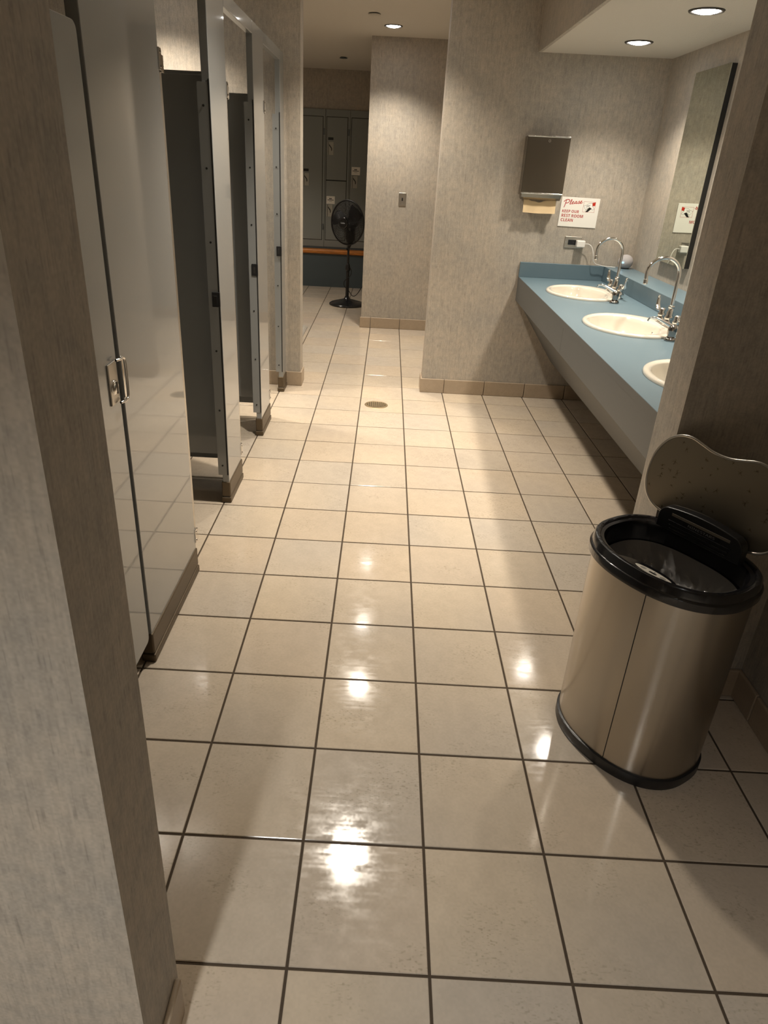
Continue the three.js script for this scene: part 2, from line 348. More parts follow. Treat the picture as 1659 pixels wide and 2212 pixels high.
function stallPanel(z, label) {
  const t = thing('stall_divider', label, 'partition', [0, 0, 0], 0, 'dividers between the stalls');
  part('divider_panel', rbox(-1.82, PX - PT - 0.012, 0.2, 1.838, z - 0.0125, z + 0.0125, 0.003, 2), M.partition, t);
  part('top_cap', rbox(-1.82, PX - PT - 0.012, 1.832, 1.846, z - 0.0145, z + 0.0145, 0.003, 1), M.partition, t);
  for (const y of [0.45, 1.0, 1.6]) {
    part('wall_bracket', rbox(-1.849, -1.82, y - 0.03, y + 0.03, z - 0.02, z + 0.02, 0.003, 1), M.steel, t);
    part('post_bracket', rbox(PX - PT - 0.03, PX - PT - 0.0015, y - 0.03, y + 0.03, z - 0.0125, z + 0.021, 0.003, 1), M.partition, t);
  }
}
stallPanel(-1.375, 'grey divider of the second stall hidden behind the wide near panel');
stallPanel(-2.31, 'dark grey divider seen through the second stall opening, largest of the dividers');
stallPanel(-3.25, 'dark grey divider seen through the third stall opening, narrower looking');

// ------------------------------------------------------------------ vanity
const CY = 0.88, XF = 1.378, XN = 1.322, ZF = -4.188, ZN = -1.107, XW = 2.148, SX = 1.96;
const frontX = (z) => XF + (XN - XF) * (z - ZF) / (ZN - ZF);
const SINKS = [[1.672, -3.555], [1.66, -2.595], [1.65, -1.635]];
{
  const t = thing('vanity_counter', 'long blue-grey laminate vanity counter with backsplash ledge under the mirror', 'counter');
  const s = new THREE.Shape([[XF, -ZF], [XW, -ZF], [XW, -ZN], [XN, -ZN]].map((p) => new THREE.Vector2(...p)));
  for (const [x, z] of SINKS) { const h = new THREE.Path(); h.absellipse(x, -z, 0.2, 0.25, 0, Math.PI * 2, true); s.holes.push(h); }
  const g = new THREE.ExtrudeGeometry(s, { depth: 0.03, bevelEnabled: false, curveSegments: 40 }); g.rotateX(-Math.PI / 2); g.translate(0, CY - 0.03, 0);
  part('worktop', metric(g), M.laminate, t);
  const slant = (x0, x1, y0, y1, za, zb) => {       // board that follows the counter's front line
    const q = new THREE.Shape([[frontX(za) + x0, -za], [frontX(za) + x1, -za], [frontX(zb) + x1, -zb], [frontX(zb) + x0, -zb]].map((p) => new THREE.Vector2(...p)));
    const e = new THREE.ExtrudeGeometry(q, { depth: y1 - y0, bevelEnabled: false }); e.rotateX(-Math.PI / 2); e.translate(0, y0, 0); return metric(e);
  };
  part('apron_panel', slant(0.0, 0.02, CY - 0.163, CY - 0.03, ZF, -2.638), M.apron, t);
  part('apron_panel', slant(0.0, 0.02, CY - 0.163, CY - 0.03, -2.636, ZN), M.apron, t);
  part('front_edge', slant(-0.0015, 0.012, CY - 0.032, CY - 0.001, ZF, ZN), M.apron, t);
  part('end_splash', rbox(XF - 0.002, SX, CY, CY + 0.1, ZF, ZF + 0.02, 0.002, 1), M.laminate, t);
  part('back_ledge', rbox(SX, XW, CY, CY + 0.1, ZF, ZN, 0.003, 1), M.laminate, t);
  const sh = new THREE.Shape([[1.40, 0.715], [1.42, 0.715], [1.72, 0.29], [1.70, 0.285]].map((p) => new THREE.Vector2(...p)));
  part('pipe_shield', metric(new THREE.ExtrudeGeometry(sh, { depth: ZN - ZF, bevelEnabled: false }).translate(0, 0, ZF)), M.apron, t, 'sloping laminate pipe shield');
}
// oval basins: rings of ellipses from the outer rim over the deck down into the bowl
function basinGeo() {
  const N = 64, rings = [
    // cx, ax, az, y
    [0, 0.222, 0.272, 0.0], [0, 0.2235, 0.2735, 0.006], [0, 0.220, 0.270, 0.0125], [0, 0.212, 0.262, 0.0155], [-0.006, 0.198, 0.25, 0.0155], [-0.024, 0.172, 0.228, 0.0125], [-0.027, 0.166, 0.222, 0.006],
    [-0.029, 0.16, 0.217, -0.012], [-0.03, 0.15, 0.206, -0.045], [-0.03, 0.132, 0.182, -0.085], [-0.03, 0.1, 0.14, -0.118], [-0.03, 0.06, 0.082, -0.134], [-0.03, 0.022, 0.022, -0.139], [-0.03, 0.0001, 0.0001, -0.139]];
  const pos = [], idx = [], uv = [];
  rings.forEach(([cx, ax, az, y], r) => { for (let i = 0; i <= N; i++) { const a = i / N * Math.PI * 2; pos.push(cx + Math.cos(a) * ax, y, Math.sin(a) * az); uv.push(i / N, r / rings.length); } });
  for (let r = 0; r + 1 < rings.length; r++) for (let i = 0; i < N; i++) { const a = r * (N + 1) + i, b = a + N + 1; idx.push(a, b, a + 1, a + 1, b, b + 1); }
  const g = new THREE.BufferGeometry(); g.setAttribute('position', new THREE.BufferAttribute(new Float32Array(pos), 3)); g.setAttribute('uv', new THREE.BufferAttribute(new Float32Array(uv), 2)); g.setIndex(idx);
  const m = g; m.computeVertexNormals(); return m;
}
const basin = basinGeo(); basin.scale(1, 1, 1);
M.porcelain.side = THREE.DoubleSide;
const sinkLabels = ['cream oval sink farthest from the camera, below the towel dispenser wall', 'cream oval sink in the middle of the counter', 'cream oval sink nearest the camera, cut off by the wall end'];
SINKS.forEach(([x, z], k) => {
  const t = thing('sink', sinkLabels[k], 'sink', [x, CY, z], 0, 'oval sinks in the vanity');
  part('basin', basin, M.porcelain, t);
  const d = part('drain_ring', at(lathe([[0.012, -0.004], [0.013, 0.002], [0.02, 0.004], [0.023, 0]], 20), -0.03, -0.138, 0), M.chrome, t);
  part('drain_plug', at(cyl(0.012, 0.012, 0.003, 16), -0.03, -0.1385, 0), M.rubber, d);
  part('overflow', at(new THREE.TorusGeometry(0.011, 0.003, 8, 18).rotateY(Math.PI / 2), 0.122, -0.035, 0), M.chrome, t);
});
function leverGeo(s) {   // wrist blade: out sideways, then curling up
  const path = [[0, 0.052, 0], [0, 0.05, 0.03 * s], [0.0, 0.05, 0.052 * s], [0, 0.062, 0.07 * s], [0, 0.085, 0.078 * s], [0, 0.108, 0.08 * s]];
  const w = [0.007, 0.0085, 0.0105, 0.0105, 0.008, 0.006], g = tube(path, 1, 30, 10), p = g.attributes.position, crv = new THREE.CatmullRomCurve3(path.map((q) => V(...q)), false, 'centripetal');
  for (let i = 0; i <= 30; i++) { const c = crv.getPointAt(i / 30), f = i / 30 * 5, k = Math.min(4, Math.floor(f)), r = w[k] + (w[k + 1] - w[k]) * (f - k); for (let j = 0; j <= 10; j++) { const q = i * 11 + j; p.setXYZ(q, c.x + (p.getX(q) - c.x) * r * 1.15, c.y + (p.getY(q) - c.y) * r * 0.6, c.z + (p.getZ(q) - c.z) * r * 0.6); } }
  g.computeVertexNormals();
  return merge([g, at(new THREE.SphereGeometry(0.0068, 12, 8), 0, 0.109, 0.08 * s)]);
}
const faucetLabels = ['chrome gooseneck faucet on the farthest sink, left of the small round speaker', 'chrome gooseneck faucet on the middle sink, in front of the mirror'];
[[SINKS[0][0] + 0.196, SINKS[0][1]], [SINKS[1][0] + 0.188, SINKS[1][1]]].forEach(([x, z], k) => {
  const t = thing('faucet', faucetLabels[k], 'faucet', [x, CY + 0.0158, z], 0, 'gooseneck faucets');
  part('spout_base', lathe([[0, 0], [0.026, 0], [0.027, 0.008], [0.024, 0.012], [0.02, 0.028], [0.022, 0.034], [0.022, 0.042], [0.016, 0.05], [0.0165, 0.064], [0.012, 0.07], [0.011, 0.085], [0, 0.085]], 28), M.chrome, t);
  const R = 0.078, top = 0.24, pts = [[0, 0.06, 0], [0, 0.15, 0], [0, top - 0.02, 0]];
  for (let a = 0; a <= 10; a++) { const q = a / 10 * Math.PI * 1.06; pts.push([-R + R * Math.cos(q), top + R * Math.sin(q) * 0.95, 0]); }
  const e = pts[pts.length - 1]; pts.push([e[0] + 0.002, e[1] - 0.016, 0]);
  part('gooseneck', tube(pts, 0.0085, 90, 14), M.chrome, t);
  const n = part('aerator', at(lathe([[0, 0], [0.0095, 0], [0.0105, 0.003], [0.0105, 0.021], [0.009, 0.024], [0, 0.024]], 18), e[0] + 0.002, e[1] - 0.036, 0), M.chrome, t);
  part('lock_collar', at(lathe([[0.0085, 0], [0.0145, 0.001], [0.0145, 0.012], [0.0085, 0.014]], 20), 0, 0.082, 0), M.chrome, t);
  for (const s of [-1, 1]) {
    const v = part('valve', at(lathe([[0, 0], [0.026, 0], [0.0265, 0.009], [0.022, 0.013], [0.017, 0.026], [0.0195, 0.032], [0.0195, 0.038], [0.014, 0.043], [0.0145, 0.06], [0.009, 0.066], [0, 0.067]], 24), 0, 0, 0.1 * s), s > 0 ? M.chrome : M.chrome, t);
    part('lever_handle', leverGeo(s).translate(0, 0, 0.1 * s), M.chrome, v);
  }
  part('deck_plate', rbox(-0.024, 0.024, 0, 0.006, -0.1, 0.1, 0.003, 1), M.chrome, t);
});
const soapLabels = ['small dark chrome soap pump beside the farthest sink', 'small dark chrome soap pump beside the middle sink, nearer the camera'];
[[SINKS[0][0] + 0.112, SINKS[0][1] + 0.286], [SINKS[1][0] + 0.1, SINKS[1][1] + 0.284]].forEach(([x, z], k) => {
  const t = thing('soap_dispenser', soapLabels[k], 'soap dispenser', [x, CY, z], 0, 'deck soap pumps');
  part('collar', lathe([[0, 0], [0.027, 0], [0.0275, 0.006], [0.024, 0.013], [0.019, 0.015], [0, 0.015]], 24), M.darkchrome, t);
  part('pump_body', lathe([[0, 0.014], [0.0165, 0.014], [0.0165, 0.022], [0.0195, 0.03], [0.0205, 0.045], [0.0195, 0.056], [0.016, 0.066], [0.008, 0.072], [0, 0.0725]], 24), M.darkchrome, t);
  const tip = [-0.1, 0.086, -0.045];
  const sp = tube([[-0.004, 0.064, -0.002], [-0.035, 0.078, -0.016], [-0.068, 0.092, -0.031], [-0.084, 0.094, -0.038], [-0.097, 0.088, -0.044], [-0.103, 0.076, -0.0465]], 1, 30, 10), p = sp.attributes.position;
  const c = new THREE.CatmullRomCurve3([[-0.004, 0.064, -0.002], [-0.035, 0.078, -0.016], [-0.068, 0.092, -0.031], [-0.084, 0.094, -0.038], [-0.097, 0.088, -0.044], [-0.103, 0.076, -0.0465]].map((q) => V(...q)), false, 'centripetal');
  for (let i = 0; i <= 30; i++) { const o = c.getPointAt(i / 30), r = 0.0105 - 0.0065 * Math.min(1, i / 24); for (let j = 0; j <= 10; j++) { const q = i * 11 + j; p.setXYZ(q, o.x + (p.getX(q) - o.x) * r, o.y + (p.getY(q) - o.y) * r, o.z + (p.getZ(q) - o.z) * r); } }
  sp.computeVertexNormals();
  part('pump_spout', sp, M.chrome, t, 'bright chrome spout');
});

// mirror standing off the wall
{
  const t = thing('mirror', 'tall frameless mirror on the wall above the farthest sink', 'mirror', [2.15, 0, -3.45]);
  part('mirror_glass', box(-0.0295, -0.0262, 1.094, 2.09, -0.222, 0.226), M.mirror, t);
  part('mirror_backing', box(-0.0262, 0, 1.096, 2.088, -0.220, 0.2275), M.mirrorEdge, t, 'black mirror backing');
}

// towel dispenser, towel, sign, outlet, charger, cord, speaker
{
  const t = thing('towel_dispenser', 'brushed steel paper towel dispenser on the wall above the counter', 'dispenser', [1.438, 0, -4.19]);
  const w = 0.137, d = 0.1;
  part('cabinet', rbox(-w, w, 1.408, 1.757, 0, d - 0.008, 0.006, 2), M.dispenserSteel, t);
  part('door', rbox(-w - 0.001, w + 0.001, 1.424, 1.76, d - 0.012, d, 0.005, 2), M.dispenserSteel, t);
  part('top_edge', rbox(-w, w, 1.752, 1.761, d - 0.006, d + 0.002, 0.003, 2), M.chrome, t);
  part('bottom_edge', rbox(-w, w, 1.418, 1.426, d - 0.004, d + 0.0025, 0.003, 2), M.chrome, t);
  const lip = new THREE.Shape([[0.02, 1.41], [0.092, 1.418], [0.088, 1.398], [0.07, 1.385], [0.03, 1.39]].map((p) => new THREE.Vector2(...p)));
  part('chute', new THREE.ExtrudeGeometry(lip, { depth: 2 * w - 0.012, bevelEnabled: true, bevelSize: 0.002, bevelThickness: 0.002, bevelSegments: 1 }).rotateY(-Math.PI / 2).translate(w - 0.006, 0, 0), M.dispenserSteel, t);
  const l = part('lock', at(cyl(0.009, 0.009, 0.004, 20).rotateX(Math.PI / 2), 0.003, 1.732, d + 0.0015), M.chrome, t, 'round lock');
  part('keyhole', rbox(0.0015, 0.0045, 1.728, 1.737, d + 0.003, d + 0.0042, 0.0004, 1), M.rubber, l);
}
{
  // folded towel hanging out of the chute, with a V-shaped dip in its upper edge
  const N = 16, pos = [], idx = [], uv = [];
  for (let i = 0; i <= N; i++) for (let j = 0; j <= 8; j++) {
    const u = i / N, v = j / 8, x = -0.104 + 0.215 * u, dip = 0.026 * (1 - Math.abs(u - 0.42) / (u < 0.42 ? 0.42 : 0.58)), top = 1.392 - dip, y = top + (1.303 - top) * v + (1 - v) * 0.003 * Math.sin(u * 21);
    pos.push(x + 0.003 * v * Math.sin(u * 9), y - 0.003 * Math.sin(u * 3) * v, 0.056 + 0.012 * v + 0.0025 * Math.sin(u * 13 + v * 2) * v); uv.push(u * 0.2, v * 0.1);
  }
  for (let i = 0; i < N; i++) for (let j = 0; j < 8; j++) { const a = i * 9 + j; idx.push(a, a + 1, a + 9, a + 9, a + 1, a + 10); }
  const n0 = pos.length / 3; const back = []; for (let i = 0; i < n0; i++) back.push(pos[3 * i], pos[3 * i + 1], pos[3 * i + 2] - 0.0012);
  const g = new THREE.BufferGeometry(); g.setAttribute('position', new THREE.BufferAttribute(new Float32Array([...pos, ...back]), 3)); g.setAttribute('uv', new THREE.BufferAttribute(new Float32Array([...uv, ...uv]), 2));
  g.setIndex([...idx, ...idx.map((k) => k + n0)]); g.computeVertexNormals();
  const m = single('paper_towel', g, M.paper, 'tan paper towel hanging out of the steel dispenser', 'paper towel'); m.position.set(1.438, 0, -4.19);
}
const signTex = canvasTexture(1040, 740, (c, w, h) => {
  c.fillStyle = '#efece4'; c.fillRect(0, 0, w, h);
  const red = '#a8211b'; c.fillStyle = red; c.strokeStyle = red;
  // brush lettering "Please"
  c.save(); c.translate(58, 178); c.rotate(-0.1); c.transform(1, 0, -0.2, 1, 0, 0); c.lineCap = 'round'; c.lineJoin = 'round'; c.lineWidth = 19;
  const L = (f) => { c.beginPath(); f(); c.stroke(); };
  L(() => { c.moveTo(62, -92); c.bezierCurveTo(56, -30, 50, 30, 40, 78); });
  L(() => { c.moveTo(8, -62); c.bezierCurveTo(20, -118, 150, -128, 152, -72); c.bezierCurveTo(150, -28, 100, -18, 60, -22); });
  c.lineWidth = 16;
  L(() => { c.moveTo(168, 6); c.bezierCurveTo(196, -20, 222, -80, 206, -104); c.bezierCurveTo(186, -110, 176, -20, 190, 6); c.bezierCurveTo(200, 18, 220, 4, 232, -12); });
  L(() => { c.moveTo(232, -12); c.bezierCurveTo(262, -18, 280, -44, 262, -54); c.bezierCurveTo(240, -58, 226, -8, 246, 6); c.bezierCurveTo(262, 12, 284, 0, 298, -16); });
  L(() => { c.moveTo(352, -46); c.bezierCurveTo(322, -66, 292, -16, 306, 2); c.bezierCurveTo(324, 14, 346, -26, 354, -48); c.bezierCurveTo(344, -14, 346, 10, 362, 6); c.bezierCurveTo(374, 2, 386, -14, 398, -30); });
  L(() => { c.moveTo(390, -20); c.bezierCurveTo(402, -36, 412, -50, 416, -58); c.bezierCurveTo(424, -36, 440, -14, 424, 2); c.bezierCurveTo(412, 10, 398, 4, 394, -2); });
  L(() => { c.moveTo(430, 2); c.bezierCurveTo(474, -14, 500, -42, 484, -56); c.bezierCurveTo(458, -62, 446, -12, 464, 4); c.bezierCurveTo(482, 12, 504, 0, 520, -18); });
  c.restore();
  c.font = 'bold 92px sans-serif'; c.textBaseline = 'alphabetic';
  const put = (s, x, y, ww, px) => { c.font = 'bold ' + px + 'px sans-serif'; const k = ww / c.measureText(s).width; c.save(); c.translate(x, y); c.scale(k, 1); c.fillText(s, 0, 0); c.restore(); };
  put('KEEP OUR', 50, 386, 470, 100); put('REST ROOM', 50, 500, 610, 106); put('CLEAN', 50, 612, 350, 106);
  // boxed drawing of a hand holding a towel
  c.lineWidth = 6; c.strokeStyle = '#b4524a'; c.strokeRect(612, 84, 318, 262);
  c.fillStyle = '#c22f1c'; c.beginPath(); c.moveTo(846, 106); c.lineTo(926, 88); c.lineTo(928, 176); c.lineTo(862, 190); c.closePath(); c.fill();
  c.fillStyle = '#f4f2ec'; c.strokeStyle = '#2a2a28'; c.lineWidth = 5;
  c.beginPath(); c.moveTo(620, 190); c.lineTo(700, 168); c.lineTo(760, 122); c.lineTo(848, 116); c.lineTo(862, 190); c.lineTo(890, 220); c.lineTo(912, 268); c.lineTo(862, 282); c.lineTo(800, 238); c.lineTo(736, 254); c.lineTo(676, 276); c.closePath(); c.fill(); c.stroke();
  for (const [x, y] of [[706, 200], [740, 194], [774, 186]]) { c.beginPath(); c.ellipse(x, y, 12, 30, 0.5, 0, 7); c.stroke(); }
  c.fillStyle = '#1c1c1a'; c.beginPath(); c.moveTo(686, 344); c.lineTo(754, 344); c.lineTo(842, 256); c.lineTo(800, 222); c.lineTo(776, 226); c.closePath(); c.fill();
  c.beginPath(); c.moveTo(670, 330); c.lineTo(690, 300); c.lineTo(780, 230); c.stroke();
  c.beginPath(); c.moveTo(820, 240); c.lineTo(850, 260); c.lineTo(840, 230); c.stroke();
});
{
  const t = thing('wall_sign', 'white sign with red lettering beside the towel dispenser', 'sign', [1.7265, 1.315, -4.19]);
  t.rotation.z = -0.012;
  const p = part('sign_board', rbox(-0.13, 0.13, -0.0925, 0.0925, 0, 0.0045, 0.0015, 1), M.white, t);
  const f = new THREE.PlaneGeometry(0.2575, 0.1825); f.translate(0, 0, 0.0049);
  part('sign_print', f, std({ map: signTex, roughness: 0.35 }), t);
}
{
  const t = thing('wall_outlet', 'steel outlet plate with black socket above the counter', 'outlet', [1.719, 1.1245, -4.19]);
  part('cover_plate', rbox(-0.0585, 0.0585, -0.0375, 0.0375, 0, 0.007, 0.0055, 3), M.steel, t);
  const r = part('receptacle', rbox(-0.034, 0.034, -0.0165, 0.0165, 0.005, 0.0095, 0.002, 1), M.blackGloss, t, 'black receptacle');
  part('test_button', rbox(-0.005, 0.005, -0.004, 0.004, 0.009, 0.011, 0.001, 1), M.black, r);
  for (const x of [-0.048, 0.048]) part('plate_screw', at(cyl(0.003, 0.003, 0.002, 10).rotateX(Math.PI / 2), x, 0, 0.0075), M.chrome, t);
  const c = thing('usb_charger', 'white plug-in charger block in the wall outlet', 'charger', [1.757, 1.119, -4.1805]);
  part('charger_body', rbox(-0.02, 0.037, -0.022, 0.022, 0, 0.045, 0.006, 3), M.white, c);
  part('charger_seam', rbox(-0.0205, 0.0375, -0.0222, 0.0222, 0.009, 0.0105, 0.0005, 1), std({ color: lin(0.45, 0.43, 0.4), roughness: 0.5 }), c);
  single('charger_cable', tube([[1.79, 1.119, -4.158], [1.815, 1.121, -4.152], [1.835, 1.112, -4.14], [1.85, 1.085, -4.13], [1.858, 1.05, -4.125], [1.866, 1.018, -4.13], [1.885, 0.998, -4.135], [1.92, 0.988, -4.14], [1.96, 0.9835, -4.135], [2.0, 0.9828, -4.12], [2.02, 0.9828, -4.113]], 0.0024, 90, 8), M.white, 'thin white cable from the charger to the round speaker', 'cable');
}
{
  const t = thing('smart_speaker', 'small round light grey speaker with glowing clock digits on the ledge', 'speaker', [2.078, CEIL - CEIL + CY + 0.1, -4.098]);
  const prof = []; for (let i = 0; i <= 24; i++) { const a = -1.08 + (Math.PI / 2 + 1.08) * i / 24; prof.push([Math.max(0.00001, 0.05 * Math.cos(a)), 0.0445 + 0.047 * Math.sin(a)]); }
  part('shell', lathe([[0, 0.003], ...prof], 40), M.fabric, t);
  part('foot', lathe([[0, 0], [0.03, 0], [0.031, 0.003], [0.0245, 0.004], [0, 0.004]], 28), M.rubber, t, 'black rubber foot');
  const led = canvasTexture(256, 128, (c) => {
    c.fillStyle = '#000'; c.fillRect(0, 0, 256, 128); c.fillStyle = '#7fd4ff';
    const seg = { 4: 'bcfg', 0: 'abcdef', 9: 'abcdfg' };
    const S = (x, k) => { const w = 42, h = 84, b = 11, y = 22, r = { a: [b, 0, w - 2 * b, b], b: [w - b, b, b, h / 2 - b], c: [w - b, h / 2, b, h / 2 - b], d: [b, h - b, w - 2 * b, b], e: [0, h / 2, b, h / 2 - b], f: [0, b, b, h / 2 - b], g: [b, h / 2 - b / 2, w - 2 * b, b] }; for (const q of seg[k]) c.fillRect(x + r[q][0], y + r[q][1], r[q][2], r[q][3]); };
    S(18, 4); c.fillRect(82, 44, 11, 11); c.fillRect(82, 76, 11, 11); S(112, 0); S(170, 9);
  });
  // curved clock face on the shell, turned to the aisle
  const a0 = 0.82, W = 0.74, patch = new THREE.SphereGeometry(0.0508, 20, 8, a0 - W / 2, W, 1.42, 0.36); patch.scale(1, 0.94, 1); patch.translate(0, 0.0445, 0);
  part('clock_digits', patch, std({ color: lin(0.45, 0.43, 0.43), roughness: 0.9, emissive: lin(1, 1, 1), emissiveMap: led, emissiveIntensity: 3 }), t, 'glowing blue-white clock digits');
  const p = new THREE.PointLight(new THREE.Color().setRGB(0.5, 0.8, 1), 0.0012, 0, 2); p.position.set(-0.058 * Math.cos(a0), 0.045, 0.058 * Math.sin(a0)); p.castShadow = true; p.name = 'clock_glow'; t.add(p);
}
// switch on the passage wall, covers on the ceiling
{
  const t = thing('light_switch', 'steel switch plate on the bright passage wall', 'switch', [0.5615, 1.252, -6.37]);
  part('cover_plate', rbox(-0.0355, 0.0355, -0.058, 0.058, 0, 0.007, 0.006, 3), M.steel, t);
  part('toggle_slot', rbox(-0.006, 0.006, -0.014, 0.014, 0.006, 0.0082, 0.001, 1), M.black, t);
  part('toggle', rbox(-0.0035, 0.0035, -0.001, 0.011, 0.007, 0.016, 0.002, 1), M.black, t);
  for (const y of [-0.04, 0.04]) part('plate_screw', at(cyl(0.0032, 0.0032, 0.002, 10).rotateX(Math.PI / 2), 0, y, 0.0075), M.chrome, t);
}
const coverLabels = ['flat round cover plate on the ceiling left of the passage downlight', 'small dark round cover plate on the ceiling in front of the lockers'];
[[0.249, -5.37, 0.047, M.ceiling], [-0.142, -7.85, 0.042, M.slate]].forEach(([x, z, r, m], k) => {
  const t = thing('ceiling_cover', coverLabels[k], 'ceiling cover', [x, CEIL, z], 0, 'round covers on the passage ceiling');
  part('cover_disc', lathe([[0, -0.012], [r - 0.004, -0.012], [r, -0.009], [r, -0.006], [r - 0.006, -0.005], [0, -0.005]], 28), m, t);
  part('cover_neck', lathe([[r - 0.012, -0.006], [r - 0.012, 0]], 24), M.canRing, t);
});

// ------------------------------------------------------------------ floor drain and mat
{
  const t = thing('floor_drain', 'round brass floor drain grate in the aisle tiles', 'drain', [0.42, 0, -3.815]);
  part('drain_rim', lathe([[0.067, 0.0], [0.067, 0.0022], [0.071, 0.0034], [0.08, 0.0026], [0.083, 0.0004]], 40), M.brass, t);
  part('drain_well', at(cyl(0.068, 0.068, 0.001, 32), 0, 0.0007, 0), M.rubber, t);
  const bars = [];
  for (let k = -4; k <= 4; k++) { const q = k * 0.0138, h = Math.sqrt(0.067 * 0.067 - q * q); bars.push(box(-h, h, 0.001, 0.0026, q - 0.0026, q + 0.0026), box(q - 0.0026, q + 0.0026, 0.001, 0.0027, -h, h)); }
  part('grate', merge(bars), M.brass, t);
}
{
  const s = new THREE.Shape(), w = 0.52, h = 0.62, r = 0.09; s.moveTo(r, 0); s.lineTo(w - r, 0); s.quadraticCurveTo(w, 0, w, r); s.lineTo(w, h - r); s.quadraticCurveTo(w, h, w - r, h); s.lineTo(r, h); s.quadraticCurveTo(0, h, 0, h - r); s.lineTo(0, r); s.quadraticCurveTo(0, 0, r, 0);
  const t = thing('bath_mat', 'pebbled grey mat on the passage floor behind the end wall', 'mat', [-0.86, 0, -5.66]);
  const base = new THREE.ExtrudeGeometry(s, { depth: 0.006, bevelEnabled: true, bevelSize: 0.003, bevelThickness: 0.002, bevelSegments: 1 }); base.rotateX(-Math.PI / 2); base.translate(0, 0.002, 0);
  part('mat_sheet', metric(base), std({ color: lin(0.3, 0.27, 0.23), roughness: 0.8 }), t);
  const peb = []; for (let i = 0; i < 14; i++) for (let j = 0; j < 17; j++) { const g = new THREE.SphereGeometry(0.0155, 8, 4, 0, Math.PI * 2, 0, Math.PI / 2); g.scale(1 + 0.3 * rnd(), 0.4, 0.9 + 0.3 * rnd()); g.translate(0.035 + i * 0.0345 + (j % 2) * 0.008, 0.009, -0.03 - j * 0.0345); peb.push(g); }
  const pm = part('pebbles', merge(peb), std({ color: lin(0.36, 0.33, 0.28), roughness: 0.7 }), t); pm.userData.kind = 'stuff';
}

// ------------------------------------------------------------------ lockers and bench
const ZL = -8.95 + 0.02;
const cardTex = canvasTexture(256, 224, (c) => {
  c.fillStyle = '#e9e4da'; c.fillRect(0, 0, 256, 224); c.fillStyle = '#1d1a17';
  for (const [x, y, w, h] of [[84, 56, 34, 30], [126, 56, 34, 30]]) c.fillRect(x, y, w, h);
  for (let k = 0; k < 8; k++) c.fillRect(34 + k * 24, 100, 19, 22);
  c.fillStyle = '#6a635a'; for (let k = 0; k < 6; k++) c.fillRect(84 + k * 15, 150, 10, 12);
});
function lockerHandle(d, x, yTop, plate) {
  const f = ZL + 0.006;
  const h = part('handle_pocket', rbox(x, x + 0.078, yTop - 0.15, yTop, f - 0.002, f + 0.005, 0.002, 1), std({ color: lin(0.42, 0.41, 0.36), roughness: 0.4, metalness: 0.3 }), d, 'pale handle pocket');
  part('pocket_edge', rbox(x + 0.01, x + 0.015, yTop - 0.15, yTop - 0.004, f + 0.003, f + 0.007, 0.001, 1), M.black, h);
  part('latch_lever', tube([[x + 0.02, yTop - 0.035, f + 0.006], [x + 0.035, yTop - 0.055, f + 0.012], [x + 0.05, yTop - 0.075, f + 0.012], [x + 0.05, yTop - 0.1, f + 0.008]], 0.005, 16, 6), M.black, h);
  if (plate === 'number') part('number_plate', rbox(x + 0.006, x + 0.072, yTop + 0.02, yTop + 0.05, f, f + 0.003, 0.001, 1), M.black, d, 'small black number plate');
  else {
    const c = part('notice_card', box(x - 0.004, x + 0.106, yTop + 0.006, yTop + 0.1, f, f + 0.0015), M.white, d, 'white notice card');
    const g = new THREE.PlaneGeometry(0.108, 0.092); g.translate(x + 0.051, yTop + 0.053, f + 0.0021); part('card_print', g, std({ map: cardTex, roughness: 0.7 }), c);
  }
}
const lockerLabels = ['grey metal locker column at the left beside the passage opening', 'grey metal locker column behind the fan, split into two doors', 'grey metal locker column at the right, next to the bright wall edge'];
[-0.733, -0.419, -0.105].forEach((x0, k) => {
  const t = thing('locker', lockerLabels[k], 'locker', [0, 0, 0], 0, 'lockers along the far wall'), x1 = x0 + 0.312;
  part('frame', rbox(x0 + 0.001, x1 - 0.001, 0.51, 2.137, -8.95, ZL, 0.002, 1), M.locker, t);
  const doors = k === 1 ? [[0.6, 1.324], [1.336, 2.052]] : [[0.6, 2.052]];
  for (const [y0, y1] of doors) {
    // the dark joint round a door is a real recess: a black backing and a door standing proud of it
    part('door_gap', box(x0 + 0.0115, x1 - 0.0265, y0 - 0.0065, y1 + 0.0065, ZL - 0.001, ZL + 0.0006), M.rubber, t);
    const d = part('door', rbox(x0 + 0.018, x1 - 0.033, y0, y1, ZL, ZL + 0.006, 0.002, 1), M.locker, t);
    const mid = (y0 + y1) / 2;
    if (k === 0) lockerHandle(d, x0 + 0.03, 1.403, 'number'); else if (k === 1) lockerHandle(d, x0 + 0.03, mid > 1.3 ? 1.776 : 1.041, mid > 1.3 ? 'number' : 'card'); else lockerHandle(d, x0 + 0.036, 1.4, 'card');
  }
  for (const y of [1.89, 0.764]) { const h = part('hinge', rbox(x1 - 0.024, x1 - 0.006, y - 0.036, y + 0.036, ZL, ZL + 0.006, 0.002, 1), M.locker, t); for (let q = 0; q < 5; q++) part('hinge_knuckle', rbox(x1 - 0.026, x1 - 0.004, y - 0.034 + q * 0.015, y - 0.027 + q * 0.015, ZL + 0.004, ZL + 0.009, 0.001, 1), M.slate, h); }
});
